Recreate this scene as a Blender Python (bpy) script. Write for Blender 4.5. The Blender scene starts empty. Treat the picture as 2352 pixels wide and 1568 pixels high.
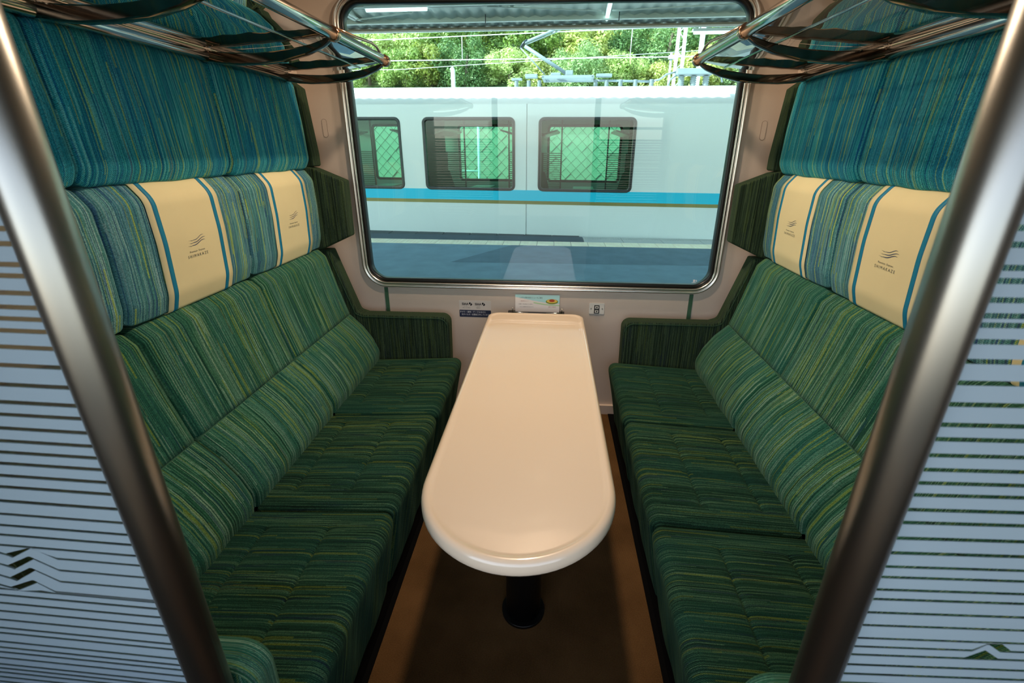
import bpy, math, random
from mathutils import Vector, Matrix
random.seed(7)
S = bpy.context.scene
COL = S.collection
PI = math.pi

# ------------------------------------------------------------------ camera
CAM = Vector((0.0683, -2.395, 1.5346))
yaw, pitch, roll, FPX = 0.0543, -0.3562, 0.0076, 1019.15
_f = Vector((-math.sin(yaw)*math.cos(pitch), math.cos(yaw)*math.cos(pitch), math.sin(pitch)))
_r = Vector((math.cos(yaw), math.sin(yaw), 0)); _u = _r.cross(_f)
_r2 = math.cos(roll)*_r + math.sin(roll)*_u; _u2 = -math.sin(roll)*_r + math.cos(roll)*_u
cd = bpy.data.cameras.new('camera'); cam = bpy.data.objects.new('camera', cd); COL.objects.link(cam)
M = Matrix((_r2, _u2, -_f)).transposed().to_4x4(); M.translation = CAM
cam.matrix_world = M
cd.sensor_width = 36; cd.lens = FPX/2352*36
cd.shift_x = -31.0/2352; cd.shift_y = -64.1/2352
cd.clip_start = 0.02; cd.clip_end = 300
cd.dof.use_dof = True; cd.dof.focus_distance = 2.0; cd.dof.aperture_fstop = 5.0
S.camera = cam

# ------------------------------------------------------------------ world, sun, exposure
w = bpy.data.worlds.new('sky'); S.world = w; w.use_nodes = True
nt = w.node_tree; bg = nt.nodes['Background']
sky = nt.nodes.new('ShaderNodeTexSky'); sky.sky_type = 'NISHITA'; sky.sun_disc = False
sky.sun_elevation = math.radians(50); sky.sun_rotation = math.radians(-100); sky.air_density = 1.2; sky.dust_density = 1.0
hs_ = nt.nodes.new('ShaderNodeHueSaturation'); hs_.inputs['Saturation'].default_value = .62
nt.links.new(sky.outputs[0], hs_.inputs['Color']); nt.links.new(hs_.outputs[0], bg.inputs[0]); bg.inputs[1].default_value = 0.78
sd = bpy.data.lights.new('sun', 'SUN'); sd.energy = 12.0; sd.angle = 0.01; sd.color = (1.0, .95, .86)
so = bpy.data.objects.new('sun', sd); COL.objects.link(so)
so.rotation_euler = Vector((.68, .34, -.66)).to_track_quat('-Z', 'Y').to_euler()
S.view_settings.view_transform = 'Standard'; S.view_settings.look = 'None'
S.view_settings.exposure = 0.0; S.view_settings.gamma = 1.0; S.view_settings.use_curve_mapping = False
S.cycles.max_bounces = 10; S.cycles.transparent_max_bounces = 24; S.cycles.glossy_bounces = 5
S.cycles.diffuse_bounces = 5; S.cycles.caustics_reflective = False; S.cycles.caustics_refractive = False
S.cycles.sample_clamp_indirect = 6
LAMP_W = 15.0

# ------------------------------------------------------------------ helpers
def lin(c):
    if isinstance(c, str): c = tuple(int(c[i:i+2], 16) for i in (0, 2, 4))
    f = lambda v: v/12.92 if v <= .04045 else ((v+.055)/1.055)**2.4
    return tuple(f(v/255) for v in c[:3]) + (1,)
class NT:
    def __init__(s, name):
        s.m = bpy.data.materials.new(name); s.m.use_nodes = True; s.t = s.m.node_tree
        s.b = s.t.nodes['Principled BSDF']; s.o = s.t.nodes['Material Output']
    def n(s, t, **k):
        n = s.t.nodes.new(t)
        for a, v in k.items(): setattr(n, a, v)
        return n
    def l(s, a, b): s.t.links.new(a, b)
    def math(s, op, a, b=0.0, clamp=False):
        n = s.n('ShaderNodeMath', operation=op, use_clamp=clamp)
        for i, v in enumerate((a, b)):
            if hasattr(v, 'links'): s.l(v, n.inputs[i])
            else: n.inputs[i].default_value = v
        return n.outputs[0]
    def mix(s, f, a, b, bt='MIX'):
        n = s.n('ShaderNodeMix', data_type='RGBA', blend_type=bt)
        for i, v in ((0, f), (6, a), (7, b)):
            if hasattr(v, 'links'): s.l(v, n.inputs[i])
            else: n.inputs[i].default_value = v
        return n.outputs[2]
    def ramp(s, fac, stops, interp='LINEAR'):
        n = s.n('ShaderNodeValToRGB'); n.color_ramp.interpolation = interp
        e = n.color_ramp.elements
        while len(e) < len(stops): e.new(.5)
        for el, (p, c) in zip(e, stops): el.position = p; el.color = c if len(c) == 4 else tuple(c)+(1,)
        s.l(fac, n.inputs[0]); return n.outputs[0]
    def noise(s, vec, scale, detail=2, rough=.5):
        n = s.n('ShaderNodeTexNoise'); n.inputs['Scale'].default_value = scale
        n.inputs['Detail'].default_value = detail; n.inputs['Roughness'].default_value = rough
        if vec is not None: s.l(vec, n.inputs['Vector'])
        return n.outputs[0]
    def xyz(s, x, y, z=0.0):
        n = s.n('ShaderNodeCombineXYZ')
        for i, v in enumerate((x, y, z)):
            if hasattr(v, 'links'): s.l(v, n.inputs[i])
            else: n.inputs[i].default_value = v
        return n.outputs[0]
    def bump(s, h, strength=.3, dist=.002):
        n = s.n('ShaderNodeBump'); n.inputs['Strength'].default_value = strength; n.inputs['Distance'].default_value = dist
        s.l(h, n.inputs['Height']); s.l(n.outputs[0], s.b.inputs['Normal'])
def pm(name, col, rough=.5, metal=0.0, spec=.5, var=0.0, vscale=8, bump=0, bscale=200, coat=0):
    k = NT(name); c = lin(col); k.b.inputs['Roughness'].default_value = rough
    k.b.inputs['Metallic'].default_value = metal; k.b.inputs['Specular IOR Level'].default_value = spec
    k.b.inputs['Base Color'].default_value = c
    if coat: k.b.inputs['Coat Weight'].default_value = coat; k.b.inputs['Coat Roughness'].default_value = .03
    tc = k.n('ShaderNodeTexCoord')
    if var:
        n = k.noise(tc.outputs['Object'], vscale, 4)
        d = tuple(v*(1-var) for v in c[:3]); e = tuple(min(1, v*(1+var)) for v in c[:3])
        k.l(k.ramp(n, [(.3, d), (.7, e)]), k.b.inputs['Base Color'])
    if bump: k.bump(k.noise(tc.outputs['Object'], bscale, 2), bump, .001)
    return k.m

def fabric(name, cols, acc, navy, bright=1.0, blue=None, dmix=.75):
    """woven moquette: streaks of mixed yarn running along V, changing along U (metres)"""
    k = NT(name); uv = k.n('ShaderNodeUVMap'); sp = k.n('ShaderNodeSeparateXYZ'); k.l(uv.outputs[0], sp.inputs[0])
    u, v = sp.outputs[0], sp.outputs[1]
    oi = k.n('ShaderNodeObjectInfo'); sd_ = k.math('MULTIPLY', oi.outputs['Random'], 57.0)
    V = lambda a, b, c: k.xyz(k.math('MULTIPLY', u, a), k.math('MULTIPLY', v, b), k.math('ADD', sd_, c))
    def cells(fu, fv, c, jit=7.0):      # one random value per yarn column and run length
        col = k.math('FLOOR', k.math('ADD', k.math('MULTIPLY', u, fu), sd_))
        w1 = k.n('ShaderNodeTexWhiteNoise', noise_dimensions='2D'); k.l(k.xyz(col, c), w1.inputs['Vector'])
        row = k.math('FLOOR', k.math('ADD', k.math('MULTIPLY', v, fv), k.math('MULTIPLY', w1.outputs['Value'], jit)))
        w2 = k.n('ShaderNodeTexWhiteNoise', noise_dimensions='3D'); k.l(k.xyz(col, row, c+3.1), w2.inputs['Vector'])
        return w2.outputs['Value']
    f = k.math('ADD', k.math('MULTIPLY', k.noise(V(230, 3.0, 0), 1, 3, .6), .72), k.math('MULTIPLY', cells(420, 2.8, 1.5), .28))
    base = k.ramp(f, [(.34, lin(cols[0])), (.45, lin(cols[1])), (.56, lin(cols[2])), (.70, lin(cols[3]))])
    if blue:
        m0 = k.ramp(k.noise(V(9, 2, 3.3), 1, 2), [(.42, (0, 0, 0)), (.62, (1, 1, 1))])
        base = k.mix(k.math('MULTIPLY', m0, .35), base, lin(blue))
    reg = k.ramp(k.noise(V(14, 1.5, 31.0), 1, 1), [(.40, (0, 0, 0)), (.60, (1, 1, 1))])
    thr = k.math('MULTIPLY', k.math('GREATER_THAN', k.math('ADD', cells(200, 3.2, 5.5), k.math('MULTIPLY', reg, .10)), .985), dmix)
    c = k.mix(thr, base, lin(acc))
    thr2 = k.math('MULTIPLY', k.math('GREATER_THAN', cells(330, 4.0, 11.5), .94), .35)
    c = k.mix(thr2, c, lin(acc))
    m2 = k.ramp(k.noise(V(120, 4, 21.7), 1, 2, .6), [(.60, (0, 0, 0)), (.66, (1, 1, 1))])
    c = k.mix(k.math('MULTIPLY', m2, .5), c, lin(navy))
    # fine twill of the weave
    wv = k.n('ShaderNodeTexWave', wave_type='BANDS', bands_direction='DIAGONAL'); wv.inputs['Scale'].default_value = 1
    wv.inputs['Distortion'].default_value = 1.5; k.l(k.xyz(k.math('MULTIPLY', u, 130), k.math('MULTIPLY', v, 130)), wv.inputs['Vector'])
    g = k.noise(k.xyz(k.math('MULTIPLY', u, 360), k.math('MULTIPLY', v, 300), sd_), 1, 2, .8)
    tw = k.math('ADD', k.math('MULTIPLY', wv.outputs['Fac'], .35), g)
    c = k.mix(1.0, c, k.ramp(tw, [(.36, (.22*bright,)*3), (.92, (1.85*bright,)*3)]), 'MULTIPLY')
    k.l(c, k.b.inputs['Base Color'])
    k.b.inputs['Roughness'].default_value = .95; k.b.inputs['Specular IOR Level'].default_value = .15
    k.b.inputs['Sheen Weight'].default_value = .25; k.b.inputs['Sheen Roughness'].default_value = .5
    k.b.inputs['Sheen Tint'].default_value = lin(cols[3])
    k.bump(tw, .5, .0015)
    return k.m

def glass(name, tint, refl=1.0, ior=1.5):
    k = NT(name); tr = k.n('ShaderNodeBsdfTransparent'); tr.inputs[0].default_value = tuple(tint)+(1,)
    gl = k.n('ShaderNodeBsdfGlossy'); gl.inputs['Roughness'].default_value = 0.0; gl.inputs[0].default_value = (1, 1, 1, 1)
    fr = k.n('ShaderNodeFresnel'); fr.inputs[0].default_value = ior
    mx = k.n('ShaderNodeMixShader'); k.l(k.math('MULTIPLY', fr.outputs[0], refl, True), mx.inputs[0])
    k.l(tr.outputs[0], mx.inputs[1]); k.l(gl.outputs[0], mx.inputs[2]); k.l(mx.outputs[0], k.o.inputs[0])
    return k.m

def tag(o, label=None, cat=None, group=None, kind=None):
    if label: o['label'] = label
    if cat: o['category'] = cat
    if group: o['group'] = group
    if kind: o['kind'] = kind
    return o
def off(p):
    v = Vector((0, 0, 0))
    while p is not None: v += p.location; p = p.parent
    return v
def empty(name, loc, label=None, cat=None, group=None, kind=None, parent=None):
    o = bpy.data.objects.new(name, None); COL.objects.link(o); o.empty_display_size = .1
    o.location = Vector(loc) - off(parent); o.parent = parent
    return tag(o, label, cat, group, kind)
class MB:
    def __init__(s): s.v = []; s.f = []; s.uv = {}; s.sm = []
    def add(s, vs, fs, uvs=None, smooth=False):
        b = len(s.v); s.v += [tuple(p) for p in vs]
        for f in fs: s.f.append(tuple(i+b for i in f)); s.sm.append(smooth)
        if uvs:
            for i, q in enumerate(uvs): s.uv[b+i] = q
        return s
    def box(s, a, b):
        x0, y0, z0 = a; x1, y1, z1 = b
        vs = [(x, y, z) for x in (x0, x1) for y in (y0, y1) for z in (z0, z1)]
        return s.add(vs, [(0, 1, 3, 2), (4, 6, 7, 5), (0, 4, 5, 1), (2, 3, 7, 6), (0, 2, 6, 4), (1, 5, 7, 3)])
    def tube(s, pts, r, n=12, caps=True, flat=None):
        pts = [Vector(p) for p in pts]; rings = []
        N = len(pts); rs = r if isinstance(r, (list, tuple)) else [r]*N
        up = None
        for i, p in enumerate(pts):
            t = (pts[min(i+1, N-1)] - pts[max(i-1, 0)]).normalized()
            if up is None:
                up = Vector((0, 0, 1)) if abs(t.z) < .9 else Vector((1, 0, 0))
            a = t.cross(up).normalized(); b = a.cross(t).normalized(); up = b
            rings.append([p + rs[i]*(math.cos(2*PI*k/n)*a + math.sin(2*PI*k/n)*b*(flat or 1)) for k in range(n)])
        vs = [q for R_ in rings for q in R_]
        fs = [(i*n+k, i*n+(k+1) % n, (i+1)*n+(k+1) % n, (i+1)*n+k) for i in range(N-1) for k in range(n)]
        s.add(vs, fs, smooth=True)
        if caps:
            b = len(s.v)-len(vs)
            s.f.append(tuple(b+k for k in range(n))[::-1]); s.sm.append(False)
            s.f.append(tuple(b+(N-1)*n+k for k in range(n))); s.sm.append(False)
        return s
    def prism(s, poly, fn, h0, h1, smooth=False):
        """closed 2D polygon extruded; fn(a,b,h)->world"""
        n = len(poly); vs = [fn(a, b, h0) for a, b in poly]+[fn(a, b, h1) for a, b in poly]
        s.add(vs, [tuple(range(n))[::-1], tuple(range(n, 2*n))])
        b = len(s.v)-2*n
        for i in range(n):
            s.f.append((b+i, b+(i+1) % n, b+n+(i+1) % n, b+n+i)); s.sm.append(smooth)
        return s
    def build(s, name, mat, parent=None, label=None, T=None, bevel=0, fix=True, **kw):
        o_ = off(parent); me = bpy.data.meshes.new(name)
        vs = [Vector(p) for p in s.v]
        if T: vs = [T(p) for p in vs]
        me.from_pydata([p-o_ for p in vs], [], s.f)
        me.polygons.foreach_set('use_smooth', s.sm)
        if s.uv:
            ul = me.uv_layers.new(name='UVMap')
            for lp in me.loops: ul.data[lp.index].uv = s.uv.get(lp.vertex_index, (0, 0))
        if fix:
            import bmesh
            bm = bmesh.new(); bm.from_mesh(me); bmesh.ops.recalc_face_normals(bm, faces=bm.faces); bm.to_mesh(me); bm.free()
        me.materials.append(mat); me.update()
        o = bpy.data.objects.new(name, me); COL.objects.link(o); o.parent = parent
        if bevel:
            m = o.modifiers.new('bevel', 'BEVEL'); m.width = bevel; m.segments = 2; m.limit_method = 'ANGLE'
        tag(o, label, **kw); return o
def rpoly(pts, seg=6):
    """closed polygon [(a,b,r)] -> rounded outline"""
    out = []; n = len(pts)
    for i in range(n):
        p0, p, p1 = Vector(pts[i-1][:2]), Vector(pts[i][:2]), Vector(pts[(i+1) % n][:2]); r = pts[i][2] if len(pts[i]) > 2 else 0
        if r <= 0: out.append(tuple(p)); continue
        a = (p0-p).normalized(); b = (p1-p).normalized(); ang = a.angle(b)
        d = min(r/math.tan(ang/2), (p0-p).length*.49, (p1-p).length*.49); rr = d*math.tan(ang/2)
        c = p + (a+b).normalized()*(rr/math.sin(ang/2)); s0 = p+a*d-c; s1 = p+b*d-c
        a0 = math.atan2(s0.y, s0.x); a1 = math.atan2(s1.y, s1.x); da = (a1-a0+PI) % (2*PI)-PI
        for k in range(seg+1):
            t = a0+da*k/seg; out.append((c.x+rr*math.cos(t), c.y+rr*math.sin(t)))
    return out
def resample(pl, maxd, closed=True, dense=None):
    out = []; n = len(pl)
    for i in range(n if closed else n-1):
        a = Vector(pl[i]); b = Vector(pl[(i+1) % n]); L = (b-a).length
        if L < 1e-6: continue
        k = max(1, math.ceil(L/maxd)); q = [j/k for j in range(k)]
        if dense:
            for dx in dense:      # extra samples either side of a seam at x = dx
                if (a.x-dx)*(b.x-dx) < 0 and abs(b.y-a.y) < .1:
                    t = (dx-a.x)/(b.x-a.x)
                    q += [t+e/L for e in (-.02, -.012, -.007, -.0035, 0, .0035, .007, .012, .02) if 0 < t+e/L < 1]
        for t in sorted(q): out.append(tuple(a.lerp(b, t)))
    if not closed: out.append(tuple(pl[-1]))
    return out

# ------------------------------------------------------------------ materials
F_UP = fabric('fabric_upper', ('0c4f74', '187882', '308e96', '62a8a8'), '9cb434', '12407c', 1.18, '1a6896', .48)
F_HEAD = fabric('fabric_head', ('26486c', '3c7874', '588e90', '88aca8'), '9cb038', '223a80', .85, '34648e', .65)
F_BACK = fabric('fabric_back', ('103828', '245840', '44735a', '7c9880'), '7c9030', '183850', .78, '1c5c58', .5)
F_SEAT = fabric('fabric_seat', ('0a2218', '163828', '284c38', '4c6c50'), '647428', '101f38', .66, '154840', .42)
F_ARM = fabric('fabric_arm', ('1a2418', '28382a', '384a38', '50603f'), '4c5c28', '1c2438', .72, None, .4)
F_EDGE = pm('fabric_edge', '1c3a26', .9, var=.25, vscale=60, bump=.3, bscale=500)
CREAM = pm('cream_cloth', 'e2d2a4', .8, spec=.2, var=.03, vscale=6, bump=.15, bscale=400)
TEAL = pm('teal_band', '00789c', .6); NAVY = pm('navy_print', '1c2c5c', .6); GREYP = pm('grey_print', '4c4c48', .6)
WALL = pm('wall_panel', 'cdbcae', .55, var=.03, vscale=3, bump=.25, bscale=260)
CEIL = pm('ceiling_panel', 'd8d2c8', .7)
SLOT = pm('groove_shade', '6e5c50', .6)
TRIMG = pm('green_trim', '3c6048', .5)
CHROME = pm('chrome', 'c8c4be', .13, 1.0); POLE = pm('pole_metal', '8e8c86', .33, 1.0, bump=.05, bscale=900); SATIN = pm('satin_metal', 'd6d0c8', .30, 1.0, bump=.05, bscale=900)
DARKCH = pm('dark_chrome', '7a6c62', .08, 1.0); COPPER = pm('warm_chrome', 'c89c7c', .15, 1.0)
BLACK = pm('black_rubber', '0a0a0a', .35); BLK2 = pm('black_base', '040404', .9, spec=.1)
WHITE = pm('white_plate', 'd9d4cc', .4); INK = pm('black_ink', '101014', .5); WTXT = pm('white_ink', 'e8e8ec', .5); NAVYP = pm('navy_label', '222844', .5)
TOP = pm('table_top_gloss', 'dfc8ae', .24, spec=.5, coat=.6)
PED = pm('pedestal_black', '0c0c0c', .35)
GPANE = glass('window_glass', (.68, .96, .94), 1.0, 1.55)
GSMOKE = glass('smoked_glass', (.22, .22, .20), 2.6, 1.55)
GCLEAR = glass('clear_glass', (.90, .95, .93), .8)
def film_mat():
    k = NT('white_film'); k.b.inputs['Base Color'].default_value = lin('8898a2'); k.b.inputs['Roughness'].default_value = .35
    k.b.inputs['Coat Weight'].default_value = .6; k.b.inputs['Coat Roughness'].default_value = .02
    return k.m
FILM = film_mat()
def carpet(name, c0, c1):
    k = NT(name); tc = k.n('ShaderNodeTexCoord'); sp = k.n('ShaderNodeSeparateXYZ'); k.l(tc.outputs['Object'], sp.inputs[0])
    wv = k.math('SINE', k.math('MULTIPLY', sp.outputs[0], 2*PI/.004))
    n = k.noise(tc.outputs['Object'], 350, 3, .7); n2 = k.noise(tc.outputs['Object'], 5, 3)
    h = k.math('ADD', k.math('MULTIPLY', wv, .15), n)
    c = k.ramp(h, [(.25, lin(c0)), (.8, lin(c1))]); c = k.mix(.35, c, k.ramp(n2, [(.3, lin(c0)), (.7, lin(c1))]))
    k.l(c, k.b.inputs['Base Color']); k.b.inputs['Roughness'].default_value = 1; k.b.inputs['Specular IOR Level'].default_value = .05
    k.bump(h, .6, .003); return k.m
CARPET = carpet('carpet_brown', '3a2814', '7a5a38')

# ------------------------------------------------------------------ room shell
T_ID = None
def quadwall(name, a, b, mat, label, **kw):
    return MB().box(a, b).build(name, mat, None, label, kind='structure', **kw)
quadwall('floor', (-1.3, -2.8, -.06), (1.3, .04, 0), CARPET, 'brown ribbed carpet floor of the compartment and aisle')
quadwall('ceiling', (-1.6, -2.8, 2.46), (1.6, .04, 2.52), CEIL, 'pale ceiling panel above the compartment')
for s, nm in ((-1, 'left'), (1, 'right')):
    quadwall('wall_%s' % nm, (s*1.20, -1.99, 0), (s*1.30, 0.0, 2.46), WALL, 'beige bulkhead wall behind the %s bench' % nm)
# window wall with a rounded opening
HX0, HX1, HZ0, HZ1 = -.944, .950, .826, 2.172
def rrect(x0, x1, z0, z1, r, seg=10):
    return rpoly([(x0, z0, r), (x1, z0, r), (x1, z1, r), (x0, z1, r)], seg)
def ringwall(name, hole, rect, y0, y1, mat, label, parent=None, T=None, kind='structure'):
    x0, x1, z0, z1 = rect; cx, cz = (x0+x1)/2, (z0+z1)/2
    hx = sum(p[0] for p in hole)/len(hole); hz = sum(p[1] for p in hole)/len(hole)
    # outer loop: 4 corners joined to nearest hole corners
    n = len(hole); q = n//4; outer = []
    for i, (a, b) in enumerate(hole):
        sx = a-hx; sz = b-hz; k = i // q
        outer.append(((x0, z0), (x1, z0), (x1, z1), (x0, z1))[min(k, 3)])
    m = MB()
    for y in (y0, y1):
        vs = [(a, y, b) for a, b in hole]+[(a, y, b) for a, b in outer]
        fs = []
        for i in range(n):
            j = (i+1) % n
            if outer[i] == outer[j]: fs.append((i, j, n+i))
            else: fs.append((i, j, n+j, n+i))
        m.add(vs, fs)
    vs = [(a, y0, b) for a, b in hole]+[(a, y1, b) for a, b in hole]
    m.add(vs, [(i, (i+1) % n, n+(i+1) % n, n+i) for i in range(n)], smooth=True)
    vs = [(a, y, b) for y in (y0, y1) for a, b in ((x0, z0), (x1, z0), (x1, z1), (x0, z1))]
    m.add(vs, [(i, (i+1) % 4, 4+(i+1) % 4, 4+i) for i in range(4)])
    return m.build(name, mat, parent, label, T=T, fix=False, kind=kind)
ringwall('wall_window', rrect(HX0, HX1, HZ0, HZ1, .095), (-1.3, 1.3, 0, 2.46), 0, .035, WALL, 'beige moulded wall panel around the big window')
ringwall('wall_aisle', rrect(-1.25, 1.25, .80, 2.05, .1), (-3.2, 3.2, 0, 2.46), -2.86, -2.80, WALL, 'aisle side wall with its own window, behind the viewpoint')
for s, nm in ((-1, 'left'), (1, 'right')):
    quadwall('wall_aisle_end_%s' % nm, (s*3.2, -2.86, 0), (s*3.26, -1.99, 2.46), WALL, 'end of the aisle on the %s' % nm)
    quadwall('wall_aisle_inner_%s' % nm, (s*1.3, -1.99, 0), (s*3.2, -1.94, 2.46), WALL, 'inner wall of the aisle on the %s' % nm)
    quadwall('floor_aisle_%s' % nm, (s*1.3, -2.8, -.06), (s*3.2, -1.99, 0), CARPET, 'aisle carpet continuing to the %s' % nm)
    quadwall('ceiling_aisle_%s' % nm, (s*1.6, -2.8, 2.46), (s*3.2, -1.94, 2.52), CEIL, 'aisle ceiling continuing to the %s' % nm)
quadwall('trim_5', (-1.6, -2.0, 2.462), (1.6, -1.94, 2.52), CEIL, 'ceiling seam trim between aisle and compartment') if 0 else None
quadwall('baseboard_window', (-.62, -.018, 0), (.62, 0, .06), WALL, 'low beige baseboard under the window wall')
quadwall('trim_1', (-.875, -.006, .0), (-.855, 0, .782), TRIMG, 'thin green vertical joint strip below the left end of the window')
quadwall('trim_2', (.850, -.006, .0), (.870, 0, .782), TRIMG, 'thin green vertical joint strip below the right end of the window')
for s, nm in ((-1, 'left'), (1, 'right')):
    quadwall('trim_%d' % (3+(s > 0)), (s*.452, -1.93, 0.0), (s*1.19, -.01, .004), BLK2, 'black floor edge strip along the %s bench' % nm)

# window: metal frame profile, gasket, pane
def loops(defs, r0, mat, name, parent, label=None):
    m = MB(); rings = []
    for o_, y in defs:
        rings.append([(a, y, b) for a, b in rrect(HX0-o_, HX1+o_, HZ0-o_, HZ1+o_, r0+o_, 12)])
    n = len(rings[0]); vs = [p for R_ in rings for p in R_]
    m.add(vs, [(i*n+k, i*n+(k+1) % n, (i+1)*n+(k+1) % n, (i+1)*n+k) for i in range(len(rings)-1) for k in range(n)], smooth=True)
    return m.build(name, mat, parent, label, fix=False)
win = empty('window_1', (0, 0, HZ0), 'large fixed train window with rounded corners and brushed metal frame', None, None, 'structure')
loops([(-.001, .037), (-.010, .03), (-.011, -.004), (-.006, -.011), (.004, -.011), (.006, .0)], .095, BLACK, 'gasket', win, 'black rubber gasket')
loops([(.006, .0), (.007, -.013), (.009, -.020), (.014, -.022), (.019, -.018), (.021, -.0165), (.023, -.018), (.030, -.024), (.035, -.022), (.039, -.012), (.041, -.0005)], .095, SATIN, 'frame', win, 'brushed metal frame')
MB().prism(rrect(HX0-.006, HX1+.006, HZ0-.006, HZ1+.006, .1), lambda a, b, h: (a, h, b), .010, .010).build('pane', GPANE, win) if 0 else None
m = MB(); pl = rrect(HX0-.006, HX1+.006, HZ0-.006, HZ1+.006, .1)
m.add([(a, .012, b) for a, b in pl], [tuple(range(len(pl)))]).build('pane', GPANE, win, 'greenish window pane', fix=False)
# small print on the glass, lower right
m = MB()
for a, b, c, d in ((.862, .850, .872, .864), (.855, .846, .880, .848), (.876, .852, .882, .862)): m.box((a, .0095, b), (c, .0105, d))
m.build('maker_mark', WTXT, win, 'tiny white maker mark etched on the pane')
# recessed handles on the wall
for s, x in ((-1, -1.096), (1, 1.090)):
    t = empty('recessed_catch', (x, 0, 1.585), 'small oval catch set in the wall %s of the window' % ('left' if s < 0 else 'right'), 'catch')
    o1 = rrect(x-.013, x+.013, 1.580, 1.668, .0129, 8); o2 = rrect(x-.0115, x+.0115, 1.5815, 1.6665, .0114, 8)
    MB().prism(o1, lambda a, b, h: (a, h, b), -.0012, .0).build('rim', SLOT, t, 'dark groove')
    MB().prism(o2, lambda a, b, h: (a, h, b), -.0022, -.0010).build('cover_plate', WALL, t)

# ------------------------------------------------------------------ benches
def arc_len(pl):
    s = [0.0]
    for a, b in zip(pl, pl[1:]): s.append(s[-1]+(Vector(b)-Vector(a)).length)
    return s
def cushion(name, prof, y0, y1, R, mat, parent, side, seams=None, crown=0.0, label=None, maxd=.02, wob=0.0012, fold=None):
    prof = resample(prof, maxd, True, seams)
    n = len(prof); S_ = arc_len(prof)
    area = sum(prof[i-1][0]*prof[i][1]-prof[i][0]*prof[i-1][1] for i in range(n)); sg = 1 if area > 0 else -1
    nor = []
    for i in range(n):
        t = Vector(prof[(i+1) % n])-Vector(prof[i-1]); nor.append(Vector((t.y, -t.x)).normalized()*sg)
    R0 = R; R = R*2.0; es = [0, .05, .12, .22, .36, .6, 1.0]
    ys = [y0+R*e for e in es]; k = max(2, int((y1-y0-2*R)/.016))
    ys += [y0+R+(y1-y0-2*R)*j/k for j in range(1, k)] + [y1-R*e for e in es[::-1]]
    if seams:
        ys += [yy+d for yy in (y0+.085, y1-.085) for d in (-.008, -.003, .003, .008)]; ys = sorted(ys)
    m = MB(); vs = []; uv = []
    rr = random.Random(hash(round(y0*1000)+n) & 1023); ph = [rr.uniform(0, 6) for _ in range(4)]
    cx = sum(p[0] for p in prof)/n
    for y in ys:
        e = max(0, min(y-y0, y1-y)); d = R0*1.0*max(0, 1-e/(R0*2))**2.6
        tt = (y-y0)/(y1-y0)
        for i in range(n):
            px, pz = prof[i]; q = Vector((px, pz))-nor[i]*d
            f = crown*math.sin(PI*tt)**.6 if crown else 0
            up = max(0, nor[i].y)
            q = q+nor[i]*f*(1 if not seams else up)
            q = q+nor[i]*wob*(math.sin(y*23+ph[0]+px*9)+math.sin(y*41+ph[1]+pz*17))*min(1, e/R)
            if seams and nor[i].y > .5:
                for sx in seams:
                    a = y-(y0+.085); b = (y1-.085)-y
                    g = max(0, min(1, .5+a/.012))*max(0, min(1, .5+b/.012))
                    ddx = (px-sx)
                    q.y -= g*(.008*math.exp(-(ddx/.0035)**2)+.0045*math.exp(-(ddx/.018)**2))
                    ends = math.exp(-((a)**2+ddx**2)/.00025)+math.exp(-((b)**2+ddx**2)/.00025)
                    q.y -= .005*ends
            vs.append((side*q.x, y, q.y)); uv.append((y+(5.37 if fold and px < 1.15 and pz < fold else 0), S_[i]))
    N = len(ys)
    fs = [(i*n+k_, i*n+(k_+1) % n, (i+1)*n+(k_+1) % n, (i+1)*n+k_) for i in range(N-1) for k_ in range(n)]
    m.add(vs, fs, uv, smooth=True)
    m.f.append(tuple(range(n))[::-1]); m.sm.append(False); m.f.append(tuple((N-1)*n+k_ for k_ in range(n))); m.sm.append(False)
    return m.build(name, mat, parent, label)
P_SEAT = rpoly([(.462, .088, .01), (.398, .447, .036), (.885, .420, .01), (.93, .30), (.93, .09)], 8)
P_BACK = rpoly([(.872, .405, .01), (.862, .47, .08), (.893, .548, .10), (.940, .620, .12), (1.0015, .6825, .0), (1.009, .6855, 0), (1.0048, .6885, 0), (1.045, .83, .6), (1.090, 1.005, .035), (1.125, 1.038, .02), (1.19, 1.038), (1.19, .405)], 6)
P_HEAD = rpoly([(1.118, 1.046, .012), (1.100, 1.10, .12), (1.092, 1.26, .5), (1.096, 1.385, .06), (1.135, 1.434, .03), (1.19, 1.434), (1.19, 1.046)], 8)
P_UP = rpoly([(1.124, 1.434, .02), (1.100, 1.475, .06), (1.106, 1.62, .6), (1.122, 1.81, .03), (1.19, 1.83), (1.19, 1.434)], 8)
DIV = [-.176, -.74, -1.298, -1.856]
def headx(z):
    pr = P_HEAD; best = None
    for a, b in zip(pr, pr[1:]):
        if a[0] < 1.15 and b[0] < 1.15 and min(a[1], b[1])-1e-6 <= z <= max(a[1], b[1])+1e-6 and abs(a[1]-b[1]) > 1e-7:
            x = a[0]+(b[0]-a[0])*(z-a[1])/(b[1]-a[1]); best = x if best is None else min(best, x)
    return best if best else 1.1
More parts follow.
